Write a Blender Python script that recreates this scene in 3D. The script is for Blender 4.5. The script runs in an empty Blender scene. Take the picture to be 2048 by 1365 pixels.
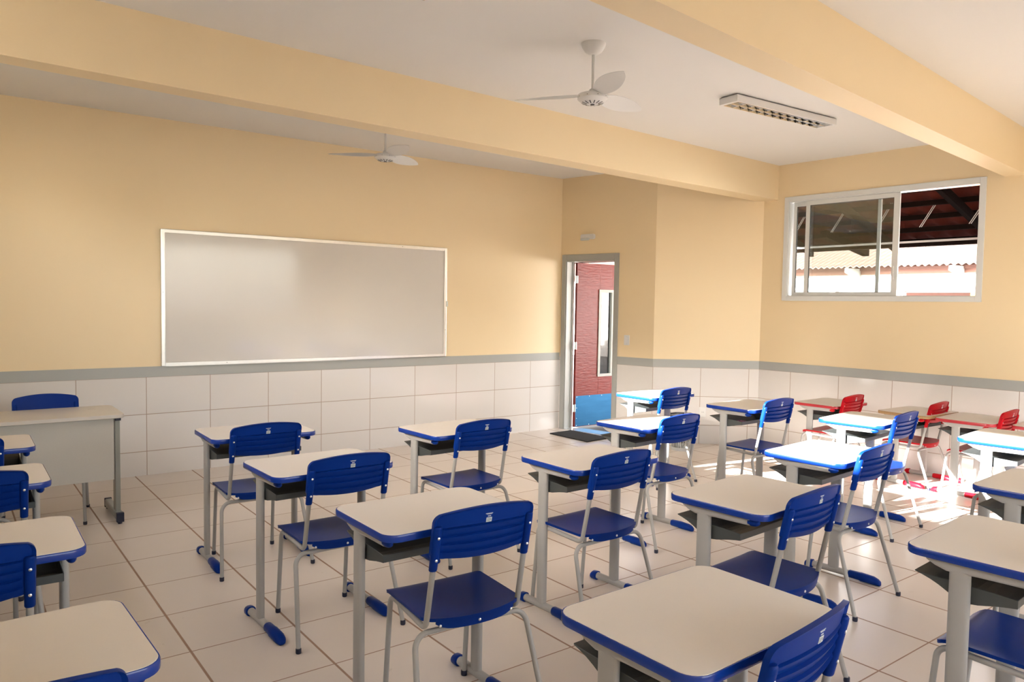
import bpy, math, random
import numpy as np
from mathutils import Vector, Matrix

S = bpy.context.scene
COL = S.collection
PI = math.pi
R = math.radians

# ------------------------------------------------------------------ camera
F_PX = 1501.39
YAW, PITCH, ROLL, CAMZ = R(37.2437), R(-2.8308), R(0.9271), 1.536
def cam_axes():
    cy, sy, cp, sp = math.cos(YAW), math.sin(YAW), math.cos(PITCH), math.sin(PITCH)
    f = Vector((sy*cp, cy*cp, sp)); r = Vector((cy, -sy, 0)); u = r.cross(f)
    cr, sr = math.cos(ROLL), math.sin(ROLL)
    return r*cr+u*sr, u*cr-r*sr, f
cr_, cu_, cf_ = cam_axes()
cam_d = bpy.data.cameras.new('camera'); cam = bpy.data.objects.new('camera', cam_d); COL.objects.link(cam)
cam_d.sensor_width = 36; cam_d.sensor_fit = 'HORIZONTAL'; cam_d.lens = F_PX*36/2048
cam_d.clip_start = 0.05; cam_d.clip_end = 300
cam.matrix_world = Matrix(((cr_.x, cu_.x, -cf_.x, 0), (cr_.y, cu_.y, -cf_.y, 0), (cr_.z, cu_.z, -cf_.z, CAMZ), (0, 0, 0, 1)))
S.camera = cam

# ------------------------------------------------------------------ light
S.view_settings.view_transform = 'Standard'; S.view_settings.look = 'None'
S.view_settings.gamma = 1.0; S.view_settings.use_curve_mapping = False
S.view_settings.exposure = 2.14
W = bpy.data.worlds.new('sky'); S.world = W; W.use_nodes = True
wn = W.node_tree.nodes; wl = W.node_tree.links
bg = wn['Background']
sky = wn.new('ShaderNodeTexSky'); sky.sky_type = 'NISHITA'; sky.sun_disc = False
sky.sun_elevation = R(25); sky.sun_rotation = R(-98); sky.air_density = 1.0; sky.dust_density = 2.0
hz = wn.new('ShaderNodeHueSaturation'); hz.inputs['Saturation'].default_value = .45; wl.new(sky.outputs[0], hz.inputs['Color'])
tn = wn.new('ShaderNodeMix'); tn.data_type = 'RGBA'; tn.blend_type = 'MULTIPLY'; tn.inputs[0].default_value = 1.0; tn.inputs[7].default_value = (1.0, .95, .90, 1)
wl.new(hz.outputs[0], tn.inputs[6]); wl.new(tn.outputs[2], bg.inputs['Color']); bg.inputs['Strength'].default_value = 0.55
sun_d = bpy.data.lights.new('sun', 'SUN'); sun = bpy.data.objects.new('sun', sun_d); COL.objects.link(sun)
SUN_DIR = Vector((1, -0.15, -0.335)).normalized()
sun.rotation_euler = SUN_DIR.to_track_quat('-Z', 'Y').to_euler(); sun.location = (-12, 2, 8)
sun_d.energy = 17; sun_d.angle = R(0.6); sun_d.color = (1.0, 0.975, 0.94)
def portal(name, loc, nrm, sx, sy):
    d = bpy.data.lights.new(name, 'AREA'); o = bpy.data.objects.new(name, d); COL.objects.link(o)
    d.shape = 'RECTANGLE'; d.size = sx; d.size_y = sy; d.cycles.is_portal = True
    o.location = loc; o.rotation_euler = Vector(nrm).to_track_quat('-Z', 'Z').to_euler()
    return o
portal('daylight_left', (-0.68, 3.23, 2.43), (1, 0, 0), 2.1, 0.75)
portal('daylight_left', (-0.68, 5.13, 2.43), (1, 0, 0), 1.1, 0.75)
portal('daylight_rear', (3.6, -3.78, 2.0), (0, 1, 0), 6.4, 1.6)
portal('daylight_left', (-0.68, -1.95, 2.43), (1, 0, 0), 1.6, .75)
portal('daylight_right', (7.55, 3.8, 2.17), (-1, 0, 0), 2.0, 1.2)
portal('daylight_door', (6.4, 6.5, 1.0), (-1, -.2, 0), 1.0, 2.1)

# ------------------------------------------------------------------ materials
def lin(r, g, b):
    f = lambda c: c/12.92 if c <= .04045 else ((c+.055)/1.055)**2.4
    return (f(r/255), f(g/255), f(b/255), 1)
class NT:
    def __init__(s, name):
        s.m = bpy.data.materials.new(name); s.m.use_nodes = True
        s.n = s.m.node_tree.nodes; s.l = s.m.node_tree.links
        s.b = s.n['Principled BSDF']; s.out = s.n['Material Output']
    def node(s, t, **k):
        n = s.n.new(t)
        for a, v in k.items(): setattr(n, a, v)
        return n
    def inp(s, sock, v):
        if hasattr(v, 'links') or isinstance(v, bpy.types.NodeSocket): s.l.new(v, sock)
        else: sock.default_value = v
    def math(s, op, a, b=None, c=None, clamp=False):
        n = s.node('ShaderNodeMath', operation=op); n.use_clamp = clamp
        s.inp(n.inputs[0], a)
        if b is not None: s.inp(n.inputs[1], b)
        if c is not None: s.inp(n.inputs[2], c)
        return n.outputs[0]
    def mix(s, f, a, b):
        n = s.node('ShaderNodeMix', data_type='RGBA')
        s.inp(n.inputs[0], f); s.inp(n.inputs[6], a); s.inp(n.inputs[7], b)
        return n.outputs[2]
    def mixf(s, f, a, b):
        n = s.node('ShaderNodeMix', data_type='FLOAT')
        s.inp(n.inputs[0], f); s.inp(n.inputs[2], a); s.inp(n.inputs[3], b)
        return n.outputs[0]
    def coord(s):
        return s.node('ShaderNodeTexCoord').outputs['Object']
    def noise(s, scale, detail=3, rough=.5, vec=None):
        n = s.node('ShaderNodeTexNoise'); n.inputs['Scale'].default_value = scale
        n.inputs['Detail'].default_value = detail; n.inputs['Roughness'].default_value = rough
        s.l.new(vec if vec is not None else s.coord(), n.inputs['Vector'])
        return n.outputs['Fac']
    def bump(s, h, strength, dist=.01):
        n = s.node('ShaderNodeBump'); n.inputs['Strength'].default_value = strength
        n.inputs['Distance'].default_value = dist; s.l.new(h, n.inputs['Height'])
        s.l.new(n.outputs[0], s.b.inputs['Normal'])
    def set(s, **k):
        for a, v in k.items(): s.inp(s.b.inputs[a.replace('_', ' ')], v)
def vary(c, k):
    return tuple(min(1, x*k) for x in c[:3])+(1,)
def simple(name, col, rough=.5, metal=0, var=.06, nscale=12, bump=0, bscale=200, coat=0, spec=.5):
    t = NT(name)
    f = t.noise(nscale)
    t.set(Base_Color=t.mix(f, vary(col, 1-var), vary(col, 1+var)), Roughness=rough, Metallic=metal)
    t.b.inputs['Specular IOR Level'].default_value = spec
    if coat: t.b.inputs['Coat Weight'].default_value = coat; t.b.inputs['Coat Roughness'].default_value = .1
    if bump: t.bump(t.noise(bscale, 2), bump, .002)
    return t.m

YEL = (0.90, 0.735, 0.475, 1)
def joint(t, v, v0, w, g):
    a = t.math('DIVIDE', t.math('SUBTRACT', v, v0), w)
    fr = t.math('FRACT', a)
    d = t.math('MULTIPLY', t.math('MINIMUM', fr, t.math('SUBTRACT', 1.0, fr)), w)
    m = t.math('SUBTRACT', 1.0, t.math('DIVIDE', t.math('SUBTRACT', d, g*.5), g*.35, clamp=True), clamp=True)
    return m, t.math('FLOOR', a)
def wall_material(name, u0):
    t = NT(name)
    sx = t.node('ShaderNodeSeparateXYZ'); co = t.coord(); t.l.new(co, sx.inputs[0])
    u, z = sx.outputs[0], sx.outputs[2]
    mu, iu = joint(t, u, u0, .53, .0042); mz, iz = joint(t, z, .8542, .3221, .0042)
    g = t.math('MAXIMUM', mu, mz)
    wn_ = t.node('ShaderNodeTexWhiteNoise'); cb = t.node('ShaderNodeCombineXYZ')
    t.l.new(iu, cb.inputs[0]); t.l.new(iz, cb.inputs[1]); t.l.new(cb.outputs[0], wn_.inputs['Vector'])
    tile = t.mix(wn_.outputs['Value'], (.755, .73, .705, 1), (.79, .77, .75, 1))
    tile = t.mix(g, tile, (.42, .33, .27, 1))
    big = t.noise(.8, 2)
    paint = t.mix(big, vary(YEL, .97), vary(YEL, 1.03))
    up = t.math('GREATER_THAN', z, .90)
    t.set(Base_Color=t.mix(up, tile, paint), Roughness=t.mixf(up, t.mixf(g, .12, .7), .42))
    h1 = t.math('SUBTRACT', t.noise(5, 1), t.math('MULTIPLY', g, .6))
    h2 = t.math('MULTIPLY', t.noise(160, 2), .12)
    t.bump(t.mixf(up, h1, h2), .35, .004)
    return t.m
def floor_material():
    t = NT('floor_tiles')
    sx = t.node('ShaderNodeSeparateXYZ'); t.l.new(t.coord(), sx.inputs[0])
    mu, iu = joint(t, sx.outputs[0], .8399, .4624, .0078); mv, iv = joint(t, sx.outputs[1], 6.6148, .4624, .0048)
    g = t.math('MAXIMUM', mu, mv)
    wn_ = t.node('ShaderNodeTexWhiteNoise'); cb = t.node('ShaderNodeCombineXYZ')
    t.l.new(iu, cb.inputs[0]); t.l.new(iv, cb.inputs[1]); t.l.new(cb.outputs[0], wn_.inputs['Vector'])
    tile = t.mix(wn_.outputs['Value'], (.74, .66, .59, 1), (.79, .71, .64, 1))
    tile = t.mix(t.math('MULTIPLY', t.noise(3, 4), .25), tile, (.60, .52, .45, 1))
    dirt = t.math('MULTIPLY', t.math('GREATER_THAN', t.noise(14, 2), .74), .25)
    tile = t.mix(dirt, tile, (.5, .4, .32, 1))
    grout = t.mix(t.noise(6), (.42, .27, .19, 1), (.30, .19, .13, 1))
    t.set(Base_Color=t.mix(g, tile, grout), Roughness=t.mixf(g, t.mixf(t.noise(9, 3), .26, .36), .8))
    t.bump(t.math('SUBTRACT', t.math('MULTIPLY', t.noise(60, 2), .12), t.math('MULTIPLY', g, .8)), .35, .003)
    return t.m
M = {}
M['floor'] = floor_material()
M['ceiling'] = simple('ceiling_paint', (.83, .815, .79, 1), .75, var=.02, nscale=1, bump=.12, bscale=120)
M['yellow'] = simple('yellow_paint', YEL, .5, var=.02, nscale=1, bump=.1, bscale=150)
M['band'] = simple('grey_band_paint', (.42, .435, .42, 1), .4, var=.03, nscale=4)
M['greyframe'] = simple('grey_door_paint', (.40, .41, .39, 1), .35, var=.03, nscale=4)
M['blue'] = simple('blue_plastic', (.002, .027, .21, 1), .36, var=.12, nscale=6, bump=.10, bscale=500, spec=.10)
M['blueband'] = simple('blue_edge_band', (.003, .035, .28, 1), .24, var=.06, nscale=6)
M['red'] = simple('red_plastic', (.40, .005, .012, 1), .32, var=.08, nscale=6, bump=.10, bscale=500, spec=.12)
M['redband'] = simple('red_edge_band', (.42, .03, .04, 1), .25, var=.06)
M['bareedge'] = simple('bare_particle_board', (.36, .22, .10, 1), .8, var=.25, nscale=90, bump=.3, bscale=300)
def laminate():
    t = NT('laminate_top')
    f = t.noise(2.2, 3); fine = t.noise(240, 2)
    c = t.mix(f, (.675, .63, .59, 1), (.72, .685, .645, 1))
    c = t.mix(t.math('MULTIPLY', fine, .12), c, (.5, .44, .38, 1))
    t.set(Base_Color=c, Roughness=.42); t.bump(fine, .08, .001)
    return t.m
M['laminate'] = laminate()
M['frame'] = simple('grey_steel_paint', (.37, .365, .35, 1), .36, var=.05, nscale=9, bump=.12, bscale=300)
M['tray'] = simple('dark_grey_plastic', (.055, .062, .062, 1), .45, var=.12, nscale=8)
M['blackcap'] = simple('black_plastic', (.009, .012, .035, 1), .45, var=.1)
M['rivet'] = simple('aluminium_rivet', (.75, .75, .74, 1), .3, 1.0, var=.05)
M['label'] = simple('white_label', (.62, .66, .66, 1), .5, var=.03)
M['print'] = simple('white_print', (.70, .74, .78, 1), .5, var=.03)
M['ink'] = simple('grey_ink', (.10, .11, .12, 1), .6, var=.05)
M['white'] = simple('white_plastic', (.80, .80, .79, 1), .3, var=.02)
M['whiteboard'] = simple('whiteboard_surface', (.70, .675, .64, 1), .09, var=.02, nscale=2, bump=.04, bscale=4)
M['alu'] = simple('aluminium_trim', (.76, .76, .74, 1), .28, .75, var=.05, nscale=30)
M['winframe'] = simple('white_window_frame', (.74, .76, .755, 1), .28, var=.02, coat=.3)
M['gasket'] = simple('black_gasket', (.02, .02, .02, 1), .6)
M['tdesk'] = simple('pale_grey_laminate', (.60, .565, .52, 1), .4, var=.03, nscale=200)
M['tpanel'] = simple('grey_panel', (.58, .565, .52, 1), .5, var=.05, nscale=220)
M['tleg'] = simple('greenish_grey_steel', (.28, .29, .265, 1), .3, .2, var=.04)
M['darksteel'] = simple('dark_metal_grille', (.03, .032, .035, 1), .4, .2)
M['chrome'] = simple('chrome_louvre', (.86, .86, .86, 1), .08, 1.0, var=.02)
M['galv'] = simple('galvanised_hinge', (.55, .58, .56, 1), .35, .9, var=.2, nscale=80)
M['mat'] = simple('black_rubber_mat', (.012, .011, .010, 1), .9, var=.3, nscale=300, bump=.8, bscale=500)
M['stone'] = simple('grey_polished_sill', (.36, .38, .39, 1), .12, var=.08, nscale=40)
M['kick'] = None
def kick():
    t = NT('blue_filmed_metal_plate')
    mp = t.node('ShaderNodeMapping'); t.l.new(t.coord(), mp.inputs[0]); mp.inputs['Scale'].default_value = (1, 1, 10)
    n = t.noise(3, 3, vec=mp.outputs[0])
    t.set(Base_Color=t.mix(n, (.012, .085, .20, 1), (.025, .13, .27, 1)), Metallic=.75, Roughness=.32)
    t.bump(t.noise(6, 2), .15, .01)
    return t.m
M['kick'] = kick()
def doorred():
    t = NT('brick_red_gloss_paint')
    mp = t.node('ShaderNodeMapping'); t.l.new(t.coord(), mp.inputs[0]); mp.inputs['Scale'].default_value = (1, 1, 5)
    n = t.noise(9, 3, vec=mp.outputs[0])
    t.set(Base_Color=t.mix(n, (.20, .022, .018, 1), (.24, .03, .025, 1)), Roughness=.30)
    t.b.inputs['Specular IOR Level'].default_value = .3
    t.bump(n, .22, .01)
    return t.m
M['doorred'] = doorred()
def glass(name, tint, refl):
    t = NT(name); t.n.remove(t.b)
    tr = t.node('ShaderNodeBsdfTransparent'); tr.inputs[0].default_value = tint
    gl = t.node('ShaderNodeBsdfGlossy'); gl.inputs['Roughness'].default_value = .01
    lw = t.node('ShaderNodeFresnel'); lw.inputs[0].default_value = 1.5
    mx = t.node('ShaderNodeMixShader')
    f = t.math('MULTIPLY', lw.outputs[0], refl, clamp=True)
    t.l.new(f, mx.inputs[0]); t.l.new(tr.outputs[0], mx.inputs[1]); t.l.new(gl.outputs[0], mx.inputs[2])
    t.l.new(mx.outputs[0], t.out.inputs[0])
    return t.m
M['glass'] = glass('window_glass', (.90, .93, .92, 1), 2.0)
M['wood'] = simple('dark_stained_wood', (.010, .005, .004, 1), .9, var=.3, nscale=20, spec=.05)
M['fascia'] = simple('white_gutter_edge', (.55, .50, .50, 1), .4, var=.05)
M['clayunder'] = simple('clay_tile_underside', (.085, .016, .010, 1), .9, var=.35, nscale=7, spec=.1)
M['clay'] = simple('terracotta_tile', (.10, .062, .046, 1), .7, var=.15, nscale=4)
M['outwall'] = simple('white_render', (.62, .60, .58, 1), .8, var=.03, nscale=3)
M['salmon'] = simple('salmon_render', (.42, .24, .20, 1), .8, var=.04, nscale=3)
M['orange'] = simple('orange_paint', (.75, .25, .04, 1), .5)
M['paving'] = simple('concrete_paving', (.085, .08, .075, 1), .7, var=.12, nscale=5, bump=.3, bscale=80)
M['bag'] = simple('black_bin_liner', (.05, .045, .05, 1), .25, var=.2, nscale=20, bump=.8, bscale=25)
M['bin'] = simple('grey_bin_plastic', (.36, .37, .37, 1), .35, var=.06)
M['wrapper'] = simple('purple_wrapper', (.25, .06, .14, 1), .3, var=.4, nscale=60)
M['tube'] = simple('fluorescent_tube_glass', (.85, .86, .88, 1), .15)

# ------------------------------------------------------------------ mesh helpers
class MB:
    def __init__(s): s.v = []; s.f = []
    def add(s, vs, fs):
        o = len(s.v); s.v += [tuple(v) for v in vs]; s.f += [tuple(o+i for i in f) for f in fs]; return s
    def box(s, a, b):
        x0, y0, z0 = a; x1, y1, z1 = b
        return s.add([(x0,y0,z0),(x1,y0,z0),(x1,y1,z0),(x0,y1,z0),(x0,y0,z1),(x1,y0,z1),(x1,y1,z1),(x0,y1,z1)],
                     [(0,3,2,1),(4,5,6,7),(0,1,5,4),(1,2,6,5),(2,3,7,6),(3,0,4,7)])
    def prism(s, poly, z0, z1, axis='z'):
        """poly 2-D (counter-clockwise); extruded along axis"""
        n = len(poly)
        P = {'z': lambda p, t: (p[0], p[1], t), 'x': lambda p, t: (t, p[0], p[1]), 'y': lambda p, t: (p[0], t, p[1])}[axis]
        vs = [P(p, z0) for p in poly]+[P(p, z1) for p in poly]
        fs = [tuple(range(n))[::-1], tuple(range(n, 2*n))]+[(i, (i+1) % n, n+(i+1) % n, n+i) for i in range(n)]
        return s.add(vs, fs)
    def loft(s, rings, cap=True, closed=False):
        n = len(rings[0]); vs = [p for r in rings for p in r]; fs = []
        K = len(rings)
        for k in range(K if closed else K-1):
            a, b = k*n, ((k+1) % K)*n
            fs += [(a+i, a+(i+1) % n, b+(i+1) % n, b+i) for i in range(n)]
        if cap and not closed: fs += [tuple(range(n))[::-1], tuple(range((K-1)*n, K*n))]
        return s.add(vs, fs)
    def sweep(s, path, prof, up=(0, 0, 1), closed=False, cap=True):
        """prof: list of (side, up) offsets"""
        P = [Vector(p) for p in path]; n = len(P); rings = []
        prev = None
        for i, p in enumerate(P):
            if closed: t = (P[(i+1) % n]-P[i-1]).normalized()
            else: t = (P[min(i+1, n-1)]-P[max(i-1, 0)]).normalized()
            if prev is None:
                u0 = Vector(up); sd = t.cross(u0)
                if sd.length < 1e-4: sd = t.cross(Vector((1, 0, 0)))
                sd.normalize(); uu = sd.cross(t).normalized()
            else:
                uu = prev - t*prev.dot(t); uu.normalize(); sd = t.cross(uu).normalized()
            prev = uu
            rings.append([p+sd*a+uu*b for a, b in prof])
        return s.loft(rings, cap, closed)
    def tube(s, path, r, seg=12, **k):
        return s.sweep(path, [(r*math.cos(2*PI*i/seg), r*math.sin(2*PI*i/seg)) for i in range(seg)], **k)
    def lathe(s, prof, seg=24, c=(0, 0, 0), axis='z'):
        rings = []
        for r, h in prof:
            ring = []
            for i in range(seg):
                a = 2*PI*i/seg; x, y = r*math.cos(a), r*math.sin(a)
                p = {'z': (x, y, h), 'y': (x, h, -y), 'x': (h, x, y)}[axis]
                ring.append((p[0]+c[0], p[1]+c[1], p[2]+c[2]))
            rings.append(ring)
        return s.loft(rings, True)
    def grid(s, fn, nu, nv, thick=None):
        """fn(u,v)->(top point, bottom point); builds a closed sheet"""
        top = [[None]*(nv+1) for _ in range(nu+1)]; vs = []; fs = []
        idx = lambda k, i, j: k*(nu+1)*(nv+1)+i*(nv+1)+j
        A = []; B = []
        for i in range(nu+1):
            for j in range(nv+1):
                a, b = fn(i/nu, j/nv); A.append(a); B.append(b)
        vs = A+B
        for i in range(nu):
            for j in range(nv):
                fs.append((idx(0,i,j), idx(0,i+1,j), idx(0,i+1,j+1), idx(0,i,j+1)))
                fs.append((idx(1,i,j), idx(1,i,j+1), idx(1,i+1,j+1), idx(1,i+1,j)))
        for i in range(nu):
            fs.append((idx(0,i+1,0), idx(0,i,0), idx(1,i,0), idx(1,i+1,0)))
            fs.append((idx(0,i,nv), idx(0,i+1,nv), idx(1,i+1,nv), idx(1,i,nv)))
        for j in range(nv):
            fs.append((idx(0,0,j), idx(0,0,j+1), idx(1,0,j+1), idx(1,0,j)))
            fs.append((idx(0,nu,j+1), idx(0,nu,j), idx(1,nu,j), idx(1,nu,j+1)))
        return s.add(vs, fs)
    def move(s, M4):
        s.v = [tuple(M4 @ Vector(p)) for p in s.v]; return s
    def build(s, name, mat, parent=None, smooth=True, ang=38, bevel=0, seg=2):
        me = bpy.data.meshes.new(name); me.from_pydata(s.v, [], s.f); me.validate(); me.update()
        import bmesh
        bm = bmesh.new(); bm.from_mesh(me); bmesh.ops.remove_doubles(bm, verts=bm.verts, dist=1e-6)
        bmesh.ops.recalc_face_normals(bm, faces=bm.faces); bm.to_mesh(me); bm.free()
        if smooth:
            me.shade_smooth(); me.set_sharp_from_angle(angle=R(ang))
        me.materials.append(mat)
        o = bpy.data.objects.new(name, me); COL.objects.link(o)
        if parent is not None: o.parent = parent
        if bevel:
            b = o.modifiers.new('bevel', 'BEVEL'); b.width = bevel; b.segments = seg; b.limit_method = 'ANGLE'; b.angle_limit = R(40)
            b.harden_normals = False
        return o
def rrect(w, d, r, n=6):
    pts = []
    for cx, cy, a0 in ((w/2-r, d/2-r, 0), (-w/2+r, d/2-r, 90), (-w/2+r, -d/2+r, 180), (w/2-r, -d/2+r, 270)):
        for i in range(n+1):
            a = R(a0+90*i/n); pts.append((cx+r*math.cos(a), cy+r*math.sin(a)))
    return pts
def fillet(pts, rad, n=7):
    P = [Vector(p) for p in pts]; out = [P[0]]
    for i in range(1, len(P)-1):
        r = rad[i-1] if isinstance(rad, (list, tuple)) else rad
        a = (P[i-1]-P[i]).normalized(); b = (P[i+1]-P[i]).normalized()
        th = a.angle(b); d = r/math.tan(th/2)
        p0 = P[i]+a*d; p1 = P[i]+b*d; bis = (a+b).normalized(); c = P[i]+bis*(r/math.sin(th/2))
        v0 = p0-c; v1 = p1-c; tot = v0.angle(v1)
        for k in range(n+1):
            t = k/n
            out.append(c+(v0*math.sin((1-t)*tot)+v1*math.sin(t*tot))/math.sin(tot))
    out.append(P[-1]); return out
def tag(o, label=None, cat=None, group=None, kind=None):
    if label: o['label'] = label
    if cat: o['category'] = cat
    if group: o['group'] = group
    if kind: o['kind'] = kind
    return o
def empty(name, loc=(0, 0, 0), rz=0):
    o = bpy.data.objects.new(name, None); COL.objects.link(o); o.location = loc; o.rotation_euler = (0, 0, rz)
    o.empty_display_size = .1
    return o
KIDS = {}
def copy_tree(o, parent=None):
    c = o.copy(); COL.objects.link(c)
    if parent is not None: c.parent = parent
    for ch in list(o.children): copy_tree(ch, c)
    return c

# ------------------------------------------------------------------ room shell
CZ = 3.077
C0 = Vector((6.0905, 7.0367)); C1 = Vector((6.359, 5.7383)); C2 = Vector((7.2376, 4.9695))
WA = R(3.159)
XL, YR = -0.5, -3.6
TH = 0.15
def rect_wall(name, origin, dirv, length, mat, holes=(), start=0.0, z1=CZ+.1, th=TH, z0=-.1):
    """wall in a local frame: x along, y outward (away from room), z up; holes (u0,u1,z0,z1)"""
    mb = MB()
    us = sorted({start, length}|{h[0] for h in holes}|{h[1] for h in holes})
    for a, b in zip(us[:-1], us[1:]):
        hs = sorted([h for h in holes if h[0] <= a+1e-6 and h[1] >= b-1e-6], key=lambda h: h[2])
        z = z0
        for h in hs:
            if h[2] > z: mb.box((a, 0, z), (b, th, h[2]))
            z = h[3]
        mb.box((a, 0, z), (b, th, z1))
    o = mb.build(name, mat, smooth=False)
    o.location = (origin[0], origin[1], 0)
    o.rotation_euler = (0, 0, math.atan2(dirv[1], dirv[0]))
    tag(o, kind='structure')
    return o
def frame_matrix(origin, dirv):
    return Matrix.Translation((origin[0], origin[1], 0)) @ Matrix.Rotation(math.atan2(dirv[1], dirv[0]), 4, 'Z')

# local y = left of direction; walls run clockwise-from-room so that left is outward
wall_front = rect_wall('wall_front', (0, C0.y), (1, 0), C0.x, wall_material('front_wall_tiles_and_paint', .3359), start=XL-TH)
dD = (C1-C0).normalized(); LD = (C1-C0).length
DOOR = (.075, .800, -.1, 2.085)
wall_door = rect_wall('wall_door', C0, dD, LD, wall_material('door_wall_tiles_and_paint', 1.326-.53*2), holes=[DOOR], start=-.12)
dCh = (C2-C1).normalized(); LC = (C2-C1).length
wall_corner = rect_wall('wall_corner', C1, dCh, LC, wall_material('corner_wall_tiles_and_paint', 0.0), start=0)
dWn = Vector((math.sin(WA), -math.cos(WA))); LW = (C2.y-YR)/math.cos(WA)
WIN = (.275, 2.15, 1.645, 2.70)
wall_right = rect_wall('wall_right', C2, dWn, LW, wall_material('right_wall_tiles_and_paint', .379), holes=[WIN], start=-.06)
XR = C2.x+LW*math.sin(WA)
# left wall: direction +y so that left is -x
LWIN = [(2.22, 4.25), (4.66, 5.62)]
wall_left = rect_wall('wall_left', (XL, 0), (0, 1), C0.y, wall_material('left_wall_tiles_and_paint', 0.0), start=YR-TH,
                      holes=[(LWIN[0][0], LWIN[0][1], 2.10, 2.76), (LWIN[1][0], LWIN[1][1], 2.10, 2.76), (-2.7, -1.2, 2.10, 2.76)])
# rear wall: direction -x so that left is -y
wall_rear = rect_wall('wall_rear', (XR+TH, YR), (-1, 0), XR-XL+2*TH, wall_material('rear_wall_tiles_and_paint', 0.0),
                      holes=[(1.0, 7.2, 1.25, 2.76)])
def poly_slab(name, poly, z0, z1, mat):
    o = MB().prism(poly, z0, z1).build(name, mat, smooth=False); tag(o, kind='structure'); return o
room = [(XL-.05, YR-.05), (XR+.05, YR-.05), (C2.x+.05, C2.y+.02), (C1.x+.05, C1.y+.05), (C0.x+.05, C0.y+.05), (XL-.05, C0.y+.05)]
poly_slab('floor', room, -.1, 0, M['floor'])
poly_slab('ceiling', [(XL-.3, YR-.3), (XR+.3, YR-.3), (C2.x+.25, C2.y+.2), (C0.x+.35, C0.y+.3), (XL-.3, C0.y+.3)], CZ, CZ+.6, M['ceiling'])
def beam(name, fl, fr, bl, br, zb):
    mb = MB(); poly = [fl, fr, br, bl]
    mb.prism(poly, zb, CZ+.01)
    o = mb.build(name, M['yellow'], smooth=False); tag(o, kind='structure'); return o
def lerp(a, b, x): return a[1]+(b[1]-a[1])*(x-a[0])/(b[0]-a[0])
def ends(p, q, x0, x1): return (x0, lerp(p, q, x0)), (x1, lerp(p, q, x1))
f_l, f_r = ends((.25, 4.475), (7.18, 4.80), XL-.02, 7.30)
b_l, b_r = ends((.25, 4.635), (7.18, 5.03), XL-.02, 7.18)
beam('trim_1', f_l, f_r, b_l, b_r, 2.708)
f_l, f_r = ends((2.19, 2.02), (7.25, 2.49), XL-.02, 7.42)
b_l, b_r = ends((1.99, 2.18), (7.28, 2.655), XL-.02, 7.42)
beam('trim_2', f_l, f_r, b_l, b_r, 2.708)
def band(name, origin, dirv, a, b):
    o = MB().box((a, -.004, .8542), (b, .002, .9442)).build(name, M['band'], smooth=False)
    o.location = (origin[0], origin[1], 0); o.rotation_euler = (0, 0, math.atan2(dirv[1], dirv[0])); tag(o, kind='structure')
band('trim_3', (0, C0.y), (1, 0), XL, C0.x)
band('trim_4', C0, dD, .846, LD+.0025)
band('trim_5', C1, dCh, -.0010, LC+.002)
band('trim_6', C2, dWn, -.002, LW)
band('trim_7', (XL, 0), (0, 1), YR, C0.y)
band('trim_8', (XR+TH, YR), (-1, 0), 0, XR-XL+TH)

# ------------------------------------------------------------------ window on the right wall
def rects_frame(mb, u0, u1, z0, z1, w, y0, y1, wb=None):
    wb = wb or w
    mb.box((u0, y0, z0), (u0+w, y1, z1)); mb.box((u1-w, y0, z0), (u1, y1, z1))
    mb.box((u0+w, y0, z1-w), (u1-w, y1, z1)); mb.box((u0+w, y0, z0), (u1-w, y1, z0+wb))
wroot = empty('window_1', (C2.x, C2.y, 0), math.atan2(dWn.y, dWn.x)); tag(wroot, kind='structure')
mb = MB(); rects_frame(mb, .250, 2.175, 1.62, 2.725, .05, -.012, .002)
rects_frame(mb, .276, 2.149, 1.646, 2.699, .030, .0, .10)
mb.build('window_frame', M['winframe'], wroot, smooth=False, bevel=.003)
def sash(u0, u1, y, lw, rw):
    mb = MB(); z0, z1 = 1.677, 2.668
    mb.box((u0, y, z0), (u0+lw, y+.022, z1)); mb.box((u1-rw, y, z0), (u1, y+.022, z1))
    mb.box((u0+lw, y, z1-.045), (u1-rw, y+.022, z1)); mb.box((u0+lw, y, z0), (u1-rw, y+.022, z0+.03))
    s = mb.build('sash', M['winframe'], wroot, smooth=False, bevel=.002)
    MB().box((u0+lw, y+.009, z0+.03), (u1-rw, y+.013, z1-.045)).build('glass_pane', M['glass'], s, smooth=False)
    g = MB(); rects_frame(g, u0+lw-.001, u1-rw+.001, z0+.029, z1-.044, .004, y+.003, y+.0205)
    g.build('gasket', M['gasket'], s, smooth=False)
    return s
sash(.325, 1.245, .055, .035, .032)
s1 = sash(.482, 1.435, .018, .045, .055)
MB().box((1.392, .006, 1.83), (1.404, .018, 1.96)).build('latch', M['white'], s1, bevel=.002)
# left wall windows (upper slits) and unseen rear openings added for fill light
def plain_window(n, origin, dirv, u0, u1, z0, z1, mull):
    r = empty('window_%d' % n, (origin[0], origin[1], 0), math.atan2(dirv[1], dirv[0])); tag(r, kind='structure')
    mb = MB(); rects_frame(mb, u0, u1, z0, z1, .03, .06, .10)
    for m in mull: mb.box((m-.02, .06, z0), (m+.02, .10, z1))
    mb.build('window_frame', M['winframe'], r, smooth=False)
plain_window(2, (XL, 0), (0, 1), LWIN[0][0], LWIN[0][1], 2.10, 2.76, [3.24])
plain_window(3, (XL, 0), (0, 1), LWIN[1][0], LWIN[1][1], 2.10, 2.76, [])
plain_window(5, (XL, 0), (0, 1), -2.7, -1.2, 2.10, 2.76, [-1.95])  # out-of-view slit behind the camera, put in to bring fill light
plain_window(4, (XR+TH, YR), (-1, 0), 1.0, 7.2, 1.25, 2.76, [2.55, 4.1, 5.65])  # invented opening in the unseen rear wall, sized to light the room from behind

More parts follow.
